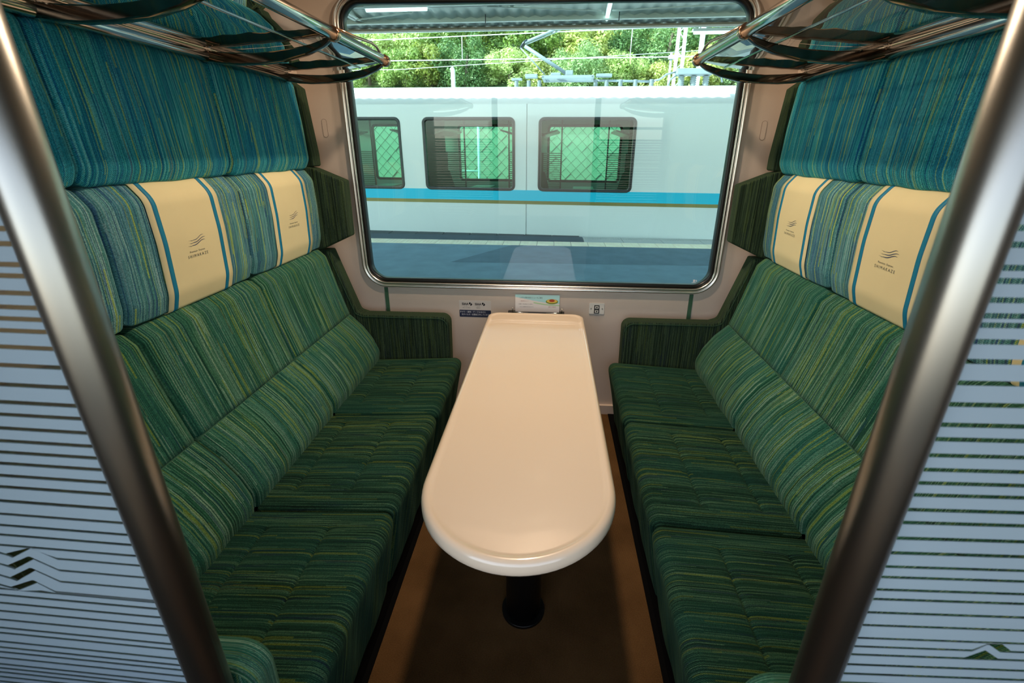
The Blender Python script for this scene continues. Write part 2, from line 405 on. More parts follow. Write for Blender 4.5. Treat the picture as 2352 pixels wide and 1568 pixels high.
def flat_xz(name, poly, ya, yb, side, mat, parent, label=None, edge=None, bev=.006):
    m = MB(); n = len(poly)
    vs = [(side*a, ya, b) for a, b in poly]; uv = [(a, b) for a, b in poly]
    m.add(vs, [tuple(range(n))], uv)
    m.add([(side*a, yb, b) for a, b in poly], [tuple(range(n))], uv)
    vs = [(side*a, y, b) for y in (ya, yb) for a, b in poly]; uv = [(y*3, b) for y in (ya, yb) for a, b in poly]
    m.add(vs, [(i, (i+1) % n, n+(i+1) % n, n+i) for i in range(n)], uv, smooth=False)
    import bmesh
    o = m.build(name, mat, parent, label)
    bm = bmesh.new(); bm.from_mesh(o.data); bmesh.ops.remove_doubles(bm, verts=bm.verts, dist=1e-5)
    bmesh.ops.recalc_face_normals(bm, faces=bm.faces); bm.to_mesh(o.data); bm.free()
    b = o.modifiers.new('b', 'BEVEL'); b.width = bev; b.segments = 4; b.limit_method = 'ANGLE'; b.angle_limit = .7
    b.harden_normals = False
    if edge: o.data.materials.append(edge)
    return o
def piping(poly, y, side, r, parent, closed=False):
    m = MB(); m.tube([(side*a, y, b) for a, b in poly], r, 6)
    m.build('piping', F_EDGE, parent)
def bench(side):
    nm = 'left' if side < 0 else 'right'
    t = empty('bench_sofa', (side*.82, -1.0, 0), 'three-seat green and teal striped high-back bench %s of the table' % nm, 'bench')
    MB().box((side*.47, -1.84, 0.0045), (side*1.19, -.18, .086)).build('plinth', BLK2, t, 'black recessed plinth')
    for i in range(3):
        y1, y0 = DIV[i]-.0005, DIV[i+1]+.0005
        cushion('seat_cushion', P_SEAT, y0, y1, .022, F_SEAT, t, side, (.59, .79), .007)
        cushion('back_cushion', P_BACK, y0, y1, .018, F_BACK, t, side, None, .005, 'green striped back cushion with lumbar fold' if i == 0 else None, fold=.6855)
        cushion('headrest', P_HEAD, y0, y1, .017, F_HEAD, t, side, None, .002, 'blue-green striped headrest' if i == 0 else None)
        cushion('upper_panel', P_UP, y0, y1, .017, F_UP, t, side, None, .003, 'teal-blue striped upper wall pad' if i == 0 else None)
    arm = rpoly([(.4745, .30), (.468, .676, .045), (.93, .676), (.972, .690, .03), (1.078, 1.03, .01), (1.16, 1.03), (1.16, .30)], 7)
    a = flat_xz('end_panel', arm, -.174, -.102, side, F_ARM, t, 'dark green end panel with armrest', bev=.012)
    ed = rpoly([(.4745, .42), (.468, .676, .045), (.93, .676), (.972, .690, .03), (1.078, 1.03, .0), (1.078, 1.035)], 7)[1:-1]
    inset = [(a_+.012, b_-.012) for a_, b_ in ed]
    piping(inset, -.1755, side, .0025, t)
    wing = rpoly([(1.15, 1.45), (1.085, 1.436, .01), (.946, 1.380, .012), (.951, 1.108, .012), (1.10, 1.040, .01), (1.15, 1.03)], 5)
    flat_xz('headrest_wing', wing, -.196, -.125, side, F_ARM, t, 'dark green headrest side wing', bev=.010)
    up = rpoly([(1.15, 1.82), (1.108, 1.79, .01), (1.084, 1.50, .2), (1.085, 1.445, .01), (1.15, 1.44)], 5)
    flat_xz('upper_wing', up, -.185, -.115, side, F_ARM, t, 'dark green edge of the upper pad', bev=.008)
    # near end panel by the aisle
    near = rpoly([(.432, .30), (.425, .69, .055), (.93, .69), (1.0, .72), (1.08, 1.06), (1.18, 1.06), (1.18, .30)], 8)
    flat_xz('end_panel', near, -1.926, -1.862, side, F_BACK, t, 'near end panel of the bench, beside the pole', bev=.014)
    return t
bench(-1); bench(1)

# ---- text helper
def text2d(s, size, bold=0):
    c = bpy.data.curves.new('t', 'FONT'); c.body = s; c.size = size; c.align_x = 'CENTER'; c.resolution_u = 2; c.offset = bold
    o = bpy.data.objects.new('t', c); COL.objects.link(o)
    dg = bpy.context.evaluated_depsgraph_get(); me = bpy.data.meshes.new_from_object(o.evaluated_get(dg))
    vs = [(v.co.x, v.co.y) for v in me.vertices]; fs = [tuple(p.vertices) for p in me.polygons]
    bpy.data.objects.remove(o); bpy.data.curves.remove(c); bpy.data.meshes.remove(me)
    return vs, fs

# ------------------------------------------------------------------ headrest covers
COV = [(-.585, -.290), (-1.163, -.872), (-1.742, -1.452)]
def cover(side, i, label):
    y0, y1 = COV[i]; yc = (y0+y1)/2
    pr = P_HEAD
    st = min(range(len(pr)), key=lambda k: (pr[k][0]-1.125)**2+(pr[k][1]-1.046)**2)
    # walk from the bottom edge up the front and over the top
    path = [(1.15, 1.0455)]+[p for p in pr if p[0] < 1.19][0:]
    path = [p for p in path if not (p[1] < 1.045)]
    path = [(1.150, 1.0445)]+[p for p in pr if p[0] < 1.16]+[(1.16, 1.4355)]
    path = resample(path, .02, False)
    def offs(path, d):
        out = []
        for k in range(len(path)):
            a = Vector(path[max(0, k-1)]); b = Vector(path[min(len(path)-1, k+1)]); tt = (b-a).normalized()
            n_ = Vector((-tt.y, tt.x)); n_ = n_ if (n_.x < 0 or abs(n_.x) < .2 and n_.y*(1 if path[k][1] > 1.3 else -1) > 0) else -n_
            out.append(tuple(Vector(path[k])+n_*d))
        return out
    t = empty('headrest_cover', (side*1.09, yc, 1.046), label, 'headrest cover', 'cream headrest covers')
    def sheet(a, b, d, mat, name, lb=None, ny=8, th=.0012):
        p_ = offs(path, d); m = MB(); vs = []; n = len(p_)
        for q in (0, 1):
            pp = p_ if q == 0 else offs(path, d-th)
            for j in range(ny+1):
                y = a+(b-a)*j/ny
                for (x, z) in pp: vs.append((side*x, y, z))
        L = (ny+1)*n; fs = []
        for q in (0, 1):
            for j in range(ny):
                for k in range(n-1):
                    v0 = q*L+j*n+k; fs.append((v0, v0+1, v0+n+1, v0+n))
        for k in range(n-1): fs += [(k, k+1, L+k+1, L+k), (ny*n+k, ny*n+k+1, L+ny*n+k+1, L+ny*n+k)]
        m.add(vs, fs, smooth=True); return m.build(name, mat, t, lb)
    sheet(y0, y1, .0052, CREAM, 'cloth', 'cream cloth')
    for a in (y0+.021, y1-.021-.016): sheet(a, a+.016, .0062, TEAL, 'band', 'teal band', 1, .0012)
    def P(a, b, h):      # a = reading direction, b = up, on the front of the cover
        z = 1.228+b; return (side*(headx(z)-.0061-h), yc-side*a, z)
    def ink(vs, fs, name, mat, lb):
        MB().add([P(x, y, .0) for x, y in vs], fs).build(name, mat, t, lb, fix=False)
    vs, fs = text2d('S H I M A K A Z E', .0135); ink([(x*.86, y-.034) for x, y in vs], fs, 'lettering', GREYP, 'grey capital lettering')
    vs, fs = text2d('Premium  Express', .0085); ink([(x*1.05, y-.018) for x, y in vs], fs, 'lettering', GREYP, 'small grey lettering')
    m = MB()
    for k, (x0, x1, yb, th_) in enumerate(((-.022, .040, .000, .0026), (-.018, .044, .0085, .0024), (-.014, .038, .017, .0018))):
        pts = []
        for j in range(13):
            q = j/12; x = x0+(x1-x0)*q; y = yb+.010*(q**.55)-.0035*math.sin(q*PI*2-.6)*.9+.003*q
            pts.append((x, y, th_*math.sin(PI*min(1, q*.93+.05))**.7))
        vs = [P(x, y+h_, .0) for x, y, h_ in pts]+[P(x, y, .0) for x, y, h_ in pts]
        m.add(vs, [(j, j+1, 13+j+1, 13+j) for j in range(12)])
        x, y = pts[0][0], pts[0][1]
        m.add([P(x, y, 0), P(x+.001, y+.0012, 0), P(x-.009-.002*k, y+.0022, 0), P(x-.016, y+.003, 0)], [(0, 1, 2, 3)])
    m.build('emblem', NAVY, t, 'navy three-line wave emblem', fix=False)
names = ('far seat beside the window', 'middle seat', 'near seat beside the pole')
for s, nm in ((-1, 'left'), (1, 'right')):
    for i in range(3):
        cover(s, i, 'cream headrest cover with teal bands on the %s bench, %s' % (nm, names[i]))

# ------------------------------------------------------------------ table
t = empty('table', (0.0, -.9, 0), 'long glossy cream table with a rounded near end under the window', 'table')
def tab_outline(d):
    hw = .257-d; out = [(-hw, -1.44)]
    for k in range(1, 40): a = PI+PI*k/40; out.append((hw*math.cos(a), -1.44+hw*math.sin(a)))
    out.append((hw, -1.44)); yb = -.135-d
    for cx, a0 in ((hw-.05, 0), (-hw+.05, PI/2)):
        for k in range(9): a = a0+PI/2*k/8; out.append((cx+.05*math.cos(a), yb-.05+.05*math.sin(a)))
    return out
rings = []
for d, z in ((.012, .660), (.004, .663), (.0, .670), (.0, .680), (.002, .690), (.007, .697), (.013, .700), (.018, .7005), (.023, .699), (.027, .6975), (.034, .697)):
    rings.append([(x+.002, y, z) for x, y in tab_outline(d)])
m = MB(); n = len(rings[0]); vs = [p for R_ in rings for p in R_]
m.add(vs, [(i*n+k, i*n+(k+1) % n, (i+1)*n+(k+1) % n, (i+1)*n+k) for i in range(len(rings)-1) for k in range(n)], smooth=True)
m.f.append(tuple((len(rings)-1)*n+k for k in range(n))); m.sm.append(True); m.f.append(tuple(range(n))[::-1]); m.sm.append(False)
m.build('tabletop', TOP, t, 'glossy cream tabletop with a raised rim')
ov = [(.008+.060*math.cos(2*PI*k/28), -1.285+.055*math.sin(2*PI*k/28)) for k in range(28)]
MB().prism(ov, lambda a, b, h: (a, b, h), 0.0, .655, True).build('pedestal', PED, t, 'black oval pedestal')
MB().box((-.06, -1.35, .645), (.07, -.4, .662)).build('under_frame', PED, t)
MB().prism([(.008+.075*math.cos(2*PI*k/28), -1.285+.07*math.sin(2*PI*k/28)) for k in range(28)], lambda a, b, h: (a, b, h), 0.0, .012, True).build('foot_collar', PED, t)
MB().box((-.20, -.135, .55), (.20, -.0, .69)).build('wall_bracket', PED, t) if 0 else None
MB().box((-.16, -.16, .640), (.16, -.002, .661)).build('wall_bracket', PED, t)

# ------------------------------------------------------------------ menu card in its wire holder, stickers, switch
t = empty('menu_card', (.005, -.02, .66), 'small menu card with a plate of food, standing behind the table', 'menu card')
Mf = lambda a, b, h: (a, -.016-h-(b-.66)*-.02, b)
MB().prism([(-.120, .655), (.131, .655), (.131, .762), (-.120, .762)], Mf, 0, .001).build('card', pm('card_white', 'e8e0dc', .35), t)
CB = pm('card_blue', 'a8d8dc', .4); CG = pm('card_green', 'b4d4a4', .4)
m = MB(); pts = [(-.120+.251*k/12) for k in range(13)]
m.add([Mf(x, .762, .0013) for x in pts]+[Mf(x, .735-.022*math.sin((x+.12)*9-.6), .0013) for x in pts], [(k, k+1, 14+k, 13+k) for k in range(12)]).build('sky_wash', CB, t, 'pale blue printed wash', fix=False)
m = MB(); m.add([Mf(x, .727-.022*math.sin((x+.12)*9-.6), .0013) for x in pts[5:]]+[Mf(x, .719-.020*math.sin((x+.12)*9-.6), .0013) for x in pts[5:]], [(k, k+1, 9+k, 8+k) for k in range(7)]).build('green_wash', CG, t, fix=False)
el = lambda cx, cz, a, b: [(cx+a*math.cos(2*PI*k/24), cz+b*math.sin(2*PI*k/24)) for k in range(24)]
def patch(poly, name, mat, par, h, lb=None, fn=Mf): MB().add([fn(a, b, h) for a, b in poly], [tuple(range(len(poly)))]).build(name, mat, par, lb, fix=False)
patch(el(.088, .724, .035, .015), 'plate', pm('plate_green', '6f8a2c', .4), t, .0016, 'printed green plate')
patch(el(.088, .727, .030, .011), 'food', pm('food_yellow', 'e0b850', .5), t, .0018)
patch(el(.088, .730, .016, .008), 'sauce', pm('food_red', 'a83c1c', .5), t, .0020)
def put_text(s, size, cx, cz, name, mat, par, fn, h, sx=1.0, lb=None, bold=0):
    vs, fs = text2d(s, size, bold); MB().add([fn(cx+x*sx, cz+y, h) for x, y in vs], fs).build(name, mat, par, lb, fix=False)
put_text('しまかぜ車内限定メニューのご案内', .0095, -.030, .741, 'heading', INK, t, Mf, .0016, .85)
put_text('車内販売メニュー', .006, -.065, .722, 'text', pm('red_ink', '9c3c2c', .5), t, Mf, .0016)
put_text('お食事・お飲み物はカフェ車両へ', .006, -.060, .704, 'text', GREYP, t, Mf, .0016, .9)
put_text('くわしくは係員におたずねください', .006, -.055, .688, 'text', INK, t, Mf, .0016, .85)
put_text('車内にて販売中', .006, .09, .690, 'text', pm('red_ink2', '9c3c2c', .5), t, Mf, .0016)
t = empty('card_holder', (.0, -.02, .655), 'bright wire card holder on the wall behind the table', 'holder')
for s in (-1, 1):
    cx = .0055+s*.139; m = MB()
    m.tube([(cx, -.002, .668), (cx, -.034, .664), (cx, -.040, .675), (cx, -.036, .690)], .0028, 8)
    m.tube([(cx, -.034, .664), (cx-s*.03, -.036, .662), (cx-s*.085, -.036, .660), (cx-s*.10, -.03, .652)], .0028, 8)
    m.build('wire', CHROME, t)
MB().box((-.13, -.012, .648), (.14, -.001, .660)).build('rail', CHROME, t)
Wf = lambda a, b, h: (a, -h, b)
t = empty('hygiene_sticker', (-.35, 0, .62), 'white and navy notice sticker on the wall left of the table', 'sticker')
MB().prism(rrect(-.446, -.262, .656, .714, .004, 2), Wf, .0, .0008).build('upper_sheet', pm('sticker_white', 'd2c8c0', .5), t)
MB().prism(rrect(-.446, -.262, .613, .6555, .004, 2), Wf, .0, .0009).build('lower_sheet', NAVYP, t, 'navy strip')
for cx in (-.405, -.330):
    put_text('SIAA', .019, cx-.006, .686, 'lettering', INK, t, Wf, .0012, .95, None, .0006)
    m = MB(); 
    for q in ([(.016, .691), (.024, .698), (.024, .704), (.019, .706), (.013, .700)], [(.026, .703), (.034, .693), (.026, .684), (.020, .690), (.024, .694)]):
        m.add([Wf(cx+a_+.002, b_-.003, .0012) for a_, b_ in q], [tuple(range(len(q)))])
    m.build('arrow_mark', INK, t, fix=False)
    put_text('ISO 22196', .0048, cx-.004, .678, 'lettering', INK, t, Wf, .0012)
put_text('抗ウイルス加工', .0065, -.403, .667, 'lettering', INK, t, Wf, .0012); put_text('抗菌加工', .0065, -.334, .667, 'lettering', INK, t, Wf, .0012)
put_text('手すり・座席・テーブルなどに', .0118, -.367, .640, 'lettering', WTXT, t, Wf, .0012, .92)
put_text('抗ウイルス・抗菌加工をしています', .0118, -.352, .624, 'lettering', WTXT, t, Wf, .0012, .86)
t = empty('blind_switch', (.343, 0, .65), 'white wall switch plate with up and down arrows right of the table', 'switch')
MB().prism(rrect(.300, .386, .652, .718, .005, 3), Wf, 0, .005).build('plate', WHITE, t, bevel=.001)
for z, d in ((.694, 1), (.670, -1)):
    MB().prism(rrect(.3285, .3575, z-.012, z+.012, .002, 2), Wf, .005, .009).build('button', INK, t, 'black button')
    MB().prism(rrect(.3335, .3525, z-.0075, z+.0075, .001, 2), Wf, .0085, .0095).build('button_face', WHITE, t)
    patch([(.336, z-.004*d), (.350, z-.004*d), (.343, z+.006*d)], 'arrow', INK, t, .0098, None, Wf)
for x in (.311, .375): MB().prism(el(x, .685, .0035, .0035), Wf, .004, .0062).build('screw', SATIN, t)
put_text('ブラインド', .006, .343, .6545, 'lettering', INK, t, Wf, .0056)

# ------------------------------------------------------------------ luggage racks
def rack(side):
    nm = 'left' if side < 0 else 'right'
    t = empty('luggage_rack', (side*1.11, -1.0, 1.80), 'chrome and smoked-glass luggage rack above the %s bench' % nm, 'luggage rack')
    X = lambda x, y, z: (side*x, y, z)
    MB().tube([X(.664, y, 1.884) for y in (-.245, -1.88)], .0195, 20).build('front_tube', CHROME, t, 'chrome front tube')
    MB().tube([X(1.112, y, 1.822) for y in (-.235, -1.88)], .0185, 20).build('back_tube', CHROME, t, 'chrome rear tube')
    MB().tube([X(1.135, y, 1.862) for y in (-.20, -1.88)], .010, 12).build('wall_rail', CHROME, t)
    MB().box(X(1.135, -1.88, 1.835), X(1.20, -.20, 1.85)).build('wall_ledge', DARKCH, t)
    for x, z in ((1.035, 1.848), (.905, 1.850), (.780, 1.858)):
        MB().tube([X(x, y, z) for y in (-.25, -1.88)], .0045, 8).build('shelf_rod', CHROME, t)
    AR = (-.262, -.742, -1.275, -1.86)
    low = [(.654, 1.877), (.70, 1.846), (.76, 1.822), (.84, 1.803), (.92, 1.795), (1.00, 1.793), (1.06, 1.797), (1.11, 1.804)]
    upc = [(1.11, 1.836), (1.06, 1.832), (1.0, 1.829), (.94, 1.828), (.87, 1.833), (.80, 1.842), (.74, 1.853), (.69, 1.868)]
    poly = low+upc
    for i, y in enumerate(AR):
        m = MB(); m.prism(poly, lambda a, b, h: X(a, h, b), y-.014, y+.014, True)
        m.build('bracket_arm', DARKCH, t, 'dark polished curved bracket' if i == 0 else None, bevel=.004)
        m = MB(); m.tube([X(.664, y-.013, 1.884), X(.664, y+.013, 1.884)], .0235, 20); m.build('clamp', COPPER, t, 'warm polished clamp' if i == 0 else None, bevel=.002)
        m = MB(); m.tube([X(1.112, y-.010, 1.822), X(1.112, y+.010, 1.822)], .0215, 20); m.build('clamp', CHROME, t, bevel=.002)
    for i in range(3):
        a, b = AR[i]-.002, AR[i+1]+.002; m = MB()
        cur = [(.684, 1.876), (.74, 1.864), (.82, 1.852), (.90, 1.845), (.98, 1.841), (1.06, 1.840), (1.10, 1.842)]
        cur = resample(cur, .02, False)
        n = len(cur); vs = [X(x, y, z) for y in (a, b) for x, z in cur]
        m.add(vs, [(k, k+1, n+k+1, n+k) for k in range(n-1)], smooth=True)
        m.build('glass_shelf', GSMOKE, t, 'smoked glass shelf' if i == 0 else None, fix=False)
    m = MB(); m.tube([X(.664, -.745, 1.903), X(.664, -.55, 1.913), X(.664, -.40, 1.925), X(.664, -.345, 1.921), X(.664, -.31, 1.905), X(.664, -.275, 1.896)], .0055, 10)
    m.build('guard_rail', COPPER, t, 'thin copper-toned guard rail')
rack(-1); rack(1)

# ------------------------------------------------------------------ glass partitions with white striped film
GL = [1.62, 1.5975, 1.575, 1.5575, 1.535, 1.512, 1.4853, 1.4685, 1.4513, 1.4351, 1.4122, 1.3994, 1.3794, 1.3623, 1.348, 1.333, 1.3118, 1.2873, 1.2603, 1.235, 1.2165, 1.1956, 1.1756, 1.1574, 1.1389, 1.1183, 1.0987, 1.0736, 1.0495, 1.0282, 1.0096, .9889]
GL2 = [.8826, .8641, .8451, .8244, .8046, .7917, .7697, .7548, .7427, .7273, .7101, .6991, .6879, .6749, .6618, .6501]
GR = [1.62, 1.5975, 1.575, 1.5575, 1.535, 1.512, 1.486, 1.469, 1.4532, 1.431, 1.418, 1.3985, 1.382, 1.372, 1.354, 1.3317, 1.3065, 1.2804, 1.2547, 1.2359, 1.2143, 1.1944, 1.1756, 1.1582, 1.1362, 1.1165, 1.0918, 1.0679, 1.0448, 1.0268, 1.0048, .9876, .9629, .9385]
GR2 = [.8591, .8396, .8200, .8010, .7830, .7650, .7490, .7340, .7200, .7070, .6940, .6820, .6700, .6590, .6480]
TH = math.radians(1.5); PY = -1.957
def partition(side):
    nm = 'left' if side < 0 else 'right'
    px = -.463 if side < 0 else .4645
    t = empty('glass_partition', (px, PY, 0), 'glass aisle screen with white horizontal stripes and metal pole on the %s' % nm, 'screen')
    W = 1.20-abs(px)
    def P(a, z, h): return (px+side*(a*math.cos(TH))+h*math.sin(TH)*side, PY+a*math.sin(TH)-h*math.cos(TH), z)
    MB().tube([(px, PY, 0), (px, PY, 2.46)], .0262, 28).build('pole', POLE, t, 'satin metal floor-to-ceiling pole')
    m = MB(); m.add([P(.024, .05, 0), P(W, .05, 0), P(W, 1.70, 0), P(.024, 1.70, 0)], [(0, 1, 2, 3)]); m.build('glass_pane', GCLEAR, t, 'clear glass sheet', fix=False)
    MB().prism([(.024, 1.70), (W, 1.70), (W, 1.72), (.024, 1.72)], P, -.008, .008).build('top_rail', SATIN, t)
    def strip(up, lo):      # polylines [(a,z)] left to right
        xs = sorted(set([round(p[0], 5) for p in up]+[round(p[0], 5) for p in lo]))
        def iz(pl, x):
            for p, q in zip(pl, pl[1:]):
                if p[0]-1e-6 <= x <= q[0]+1e-6: return p[1]+(q[1]-p[1])*((x-p[0])/(q[0]-p[0]) if q[0] > p[0] else 0)
            return pl[-1][1]
        U = [(x, iz(up, x)) for x in xs]; L = [(x, min(iz(lo, x), iz(up, x))) for x in xs]; n = len(xs)
        m = MB()
        for h in (.0004, .0012): m.add([P(a, z, h) for a, z in U]+[P(a, z, h) for a, z in L], [(k, k+1, n+k+1, n+k) for k in range(n-1)])
        m.add([P(a, z, h) for h in (.0004, .0012) for a, z in L], [(k, k+1, n+k+1, n+k) for k in range(n-1)])
        m.build('film_strip', FILM, t, None, fix=False)
    def half(z): return .0031 if z > 1.22 else (.0029 if z > 1.05 else .0024)
    A0, A1 = .022, W
    def flat(z): return [(A0, z), (A1, z)]
    def run(zs):
        for a, b in zip(zs, zs[1:]): strip(flat(a-half(a)), flat(b+half(b)))
    if side < 0:
        run(GL); top = GL[-1]
        # four chevrons: each gap line dips in from the right, rises to a peak with a thick flank, then runs on
        base = .8970; h = .0021
        C = []
        for (xk, zr, xp, zp, xb, zb) in ((.173, .9705, .2075, .9905, .250, .9690), (.1784, .9470, .2135, .9680, .2570, .9452), (.1855, .9233, .2206, .9447, .2640, .9202), (.2029, .9000, .2275, .9190, .272, .8990)):
            C.append((xk, zr, xp, zp, xb, zb))
        def band(c):
            xk, zr, xp, zp, xb, zb = c; g = .0085
            up = [(A0, zr+h), (xk, zr+h), (xp+.002, zp+h), (xp+.006, zp+h), (xb+.004, zb+.0035), (xb+.035, zb+.0125), (A1, zb+.0125)]
            lo = [(A0, zr-h), (xk, zr-h), (xp-.001, zp-.0032), (xb-.0034, zb-.0046), (xb+.001, zb-.002), (xb+.035, zb+.008), (A1, zb+.008)]
            return up, lo
        B = [band(c) for c in C]
        strip(flat(top-h), B[0][0])
        for k in range(3): strip(B[k][1], B[k+1][0])
        strip(B[3][1], flat(base+h+.0012)); 
        run([base]+GL2)
    else:
        run(GR); top = GR[-1]; h = .0021
        up1 = [(A0, .9134+h), (A1, .9134+h)]; lo1 = [(A0, .9134-h), (.2087, .9110), (.2287, .9110), (.2287, .9134-h), (A1, .9134-h)]
        strip(flat(top-h), up1)
        up2 = [(A0, .8965+h), (.1940, .8965+h), (.2090, .9108), (.2100, .9110), (.2287, .9115), (.2449, .8965+h), (A1, .8965+h)]
        lo2 = [(A0, .8965-h), (.1949, .8965-h), (.2100, .9085), (.2130, .9085), (.2327, .8945), (.2449, .8945), (A1, .8965-h)]
        strip([(A0, .9134-h), (A1, .9134-h)], up2)
        up3 = [(A0, .8801+h), (.1894, .8801+h), (.2105, .8975), (.2120, .8975), (.2336, .8801+h), (A1, .8801+h)]
        strip(lo2, up3); run([.8801]+GR2)
    return t
partition(-1); partition(1)

# ------------------------------------------------------------------ ceiling lamps (warm)
for i, (x, y, p, ang) in enumerate(((0, -.34, .85, 0), (0, -.78, 1.15, 0))):
    t = empty('ceiling_light', (x, y, 2.44), 'round warm ceiling light over the %s of the table' % ('window end' if i == 0 else 'near end'), 'lamp', 'ceiling lights')
    MB().tube([(x, y, 2.459), (x, y, 2.445)], .085, 32).build('rim', SATIN, t)
    l = bpy.data.lights.new('bulb', 'AREA'); l.shape = 'DISK'; l.size = .11; l.energy = LAMP_W*p; l.color = (1.0, .77, .55)
    o = bpy.data.objects.new('bulb', l); COL.objects.link(o); o.parent = t; o.location = (0, 0, .0035)
for nm, loc, rot_, sz in (('portal_window', (0, .06, 1.5), (-PI/2, 0, 0), (1.9, 1.36)), ('portal_aisle', (0, -2.87, 1.42), (PI/2, 0, 0), (2.5, 1.26))):
    l = bpy.data.lights.new(nm, 'AREA'); l.shape = 'RECTANGLE'; l.size, l.size_y = sz; l.cycles.is_portal = True
    o = bpy.data.objects.new(nm, l); COL.objects.link(o); o.location = loc; o.rotation_euler = rot_

#EXTERIOR#
# ================================================================== EXTERIOR
TE = -.053; ce, se = math.cos(TE), math.sin(TE)
def T(p): return Vector((p[0]*ce-p[1]*se, p[0]*se+p[1]*ce, p[2]))
rnd = random.Random(11)
ASPH = pm('asphalt', '74909c', .85, var=.12, vscale=3, bump=.6, bscale=120)
ASPH2 = pm('asphalt_patch', '607884', .85, var=.10, vscale=4, bump=.6, bscale=120)
COPE = pm('coping_concrete', '40484c', .85, var=.12, vscale=5, bump=.4, bscale=90)
PALE = pm('pale_paver', 'b4b8b4', .8, var=.06, vscale=6, bump=.3, bscale=90)
TACT = pm('tactile_yellow', 'fff2d6', .75, var=.08, vscale=3)
CARW = pm('car_white', 'e8ecec', .18, spec=.5, coat=.5, var=.01, vscale=1)
CARB = pm('car_blue', '00c4e8', .4); CARG = pm('car_gold', '8c8048', .35, .2); CARK = pm('car_black', '10181c', .3)
CARGL = glass('car_glass', (.50, .86, .70), .7, 1.5)
CARIN = pm('car_interior', 'a8a898', .7); CARS = pm('car_seat', '16402c', .9); GREYM = pm('grey_steel', 'd0d8d2', .6, var=.06, vscale=2)
RUST = pm('beam_beige', '8c7c68', .7, var=.1, vscale=3); GALV = pm('galvanised', 'c8ccca', .45, .4); LTUBE = pm('light_housing', 'e4ecec', .5)
LIT = pm('lit_tube', 'ffffff', .5); LIT.node_tree.nodes['Principled BSDF'].inputs['Emission Color'].default_value = (.9, 1, 1, 1); LIT.node_tree.nodes['Principled BSDF'].inputs['Emission Strength'].default_value = 3
ROOFM = pm('roof_gear', '7c8688', .55, var=.05, vscale=4); WIREM = pm('wire', 'd8d8d4', .5); STONE = pm('wall_stone', '868e7c', .9, var=.18, vscale=3, bump=.5, bscale=30)
JOINT = pm('wall_joint', '4c5448', .95); HILLM = pm('hill_ground', '384c1c', 1, var=.3, vscale=2, bump=.5, bscale=5)
# platform
pf = empty('platform', (0, 3.5, -.1), 'asphalt station platform between the two trains', None, None, 'structure')
MB().box((-14, .22, -.5), (14, 5.50, -.1)).build('asphalt', ASPH, pf, 'blue-grey asphalt')
MB().add([(-.62, 5.5, -.0985), (-1.45, 4.15, -.0985), (4.4, 4.30, -.0985), (14, 4.36, -.0985), (14, 5.5, -.0985)], [(0, 1, 2, 3, 4)]).build('asphalt_patch', ASPH2, pf, 'darker asphalt patch')
MB().box((-14, 5.50, -.5), (14, 5.89, -.106)).build('tile_bed', JOINT, pf)
MB().box((-14, 5.89, -.5), (.70, 6.42, -.1005)).build('dark_strip', pm('asphalt_dark', '44525c', .85, var=.1, vscale=3), pf, 'dark asphalt edge strip')
tile = None
for i in range(26):
    x = -4.2+i*.31
    if tile is None:
        m = MB(); m.box((x+.004, 5.507, -.11), (x+.306, 5.885, -.0985))
        for k in range(4):
            xx = x+.035+k*.07; m.box((xx, 5.53, -.0985), (xx+.035, 5.862, -.0935))
        tile = m.build('tactile_tile', TACT, pf, 'cream tactile paving tile'); tx = x
    else:
        c = tile.copy(); COL.objects.link(c); c.location = tile.location+Vector((x-tx, 0, rnd.uniform(-.001, .001)))
        if 'label' in c: del c['label']
cop = None
for i in range(11):
    x = -5.4+i*.55
    if cop is None: cop = MB().box((x+.006, 6.425, -.30), (x+.544, 6.78, -.098)).build('coping_stone', COPE, pf, 'grey coping stone', bevel=.006); cx0 = x
    else:
        c = cop.copy(); COL.objects.link(c); c.location = cop.location+Vector((x-cx0, -.0, rnd.uniform(-.002, .002)))
        if 'label' in c: del c['label']
pv = None
for i in range(5):
    x = .705+i*.74
    if pv is None:
        pv = MB().box((x+.005, 5.895, -.30), (x+.735, 6.20, -.0985)).build('paver', PALE, pf, 'pale concrete paver', bevel=.005); px0 = x
        m = MB().box((x+.005, 6.205, -.30), (x+.735, 6.40, -.0985))
        for k in range(14): m.box((x+.03+k*.05, 6.23, -.0985), (x+.055+k*.05, 6.37, -.093))
        pw = m.build('ribbed_paver', PALE, pf, 'pale ribbed edge paver')
    else:
        for q in (pv, pw):
            c = q.copy(); COL.objects.link(c); c.location = q.location+Vector((x-px0, 0, 0))
            if 'label' in c: del c['label']
MB().box((-30, 6.35, -1.4), (30, 13.2, -1.2)).build('ground_1', HILLM, None, 'dark track bed beside the opposite train', T=T, kind='structure')

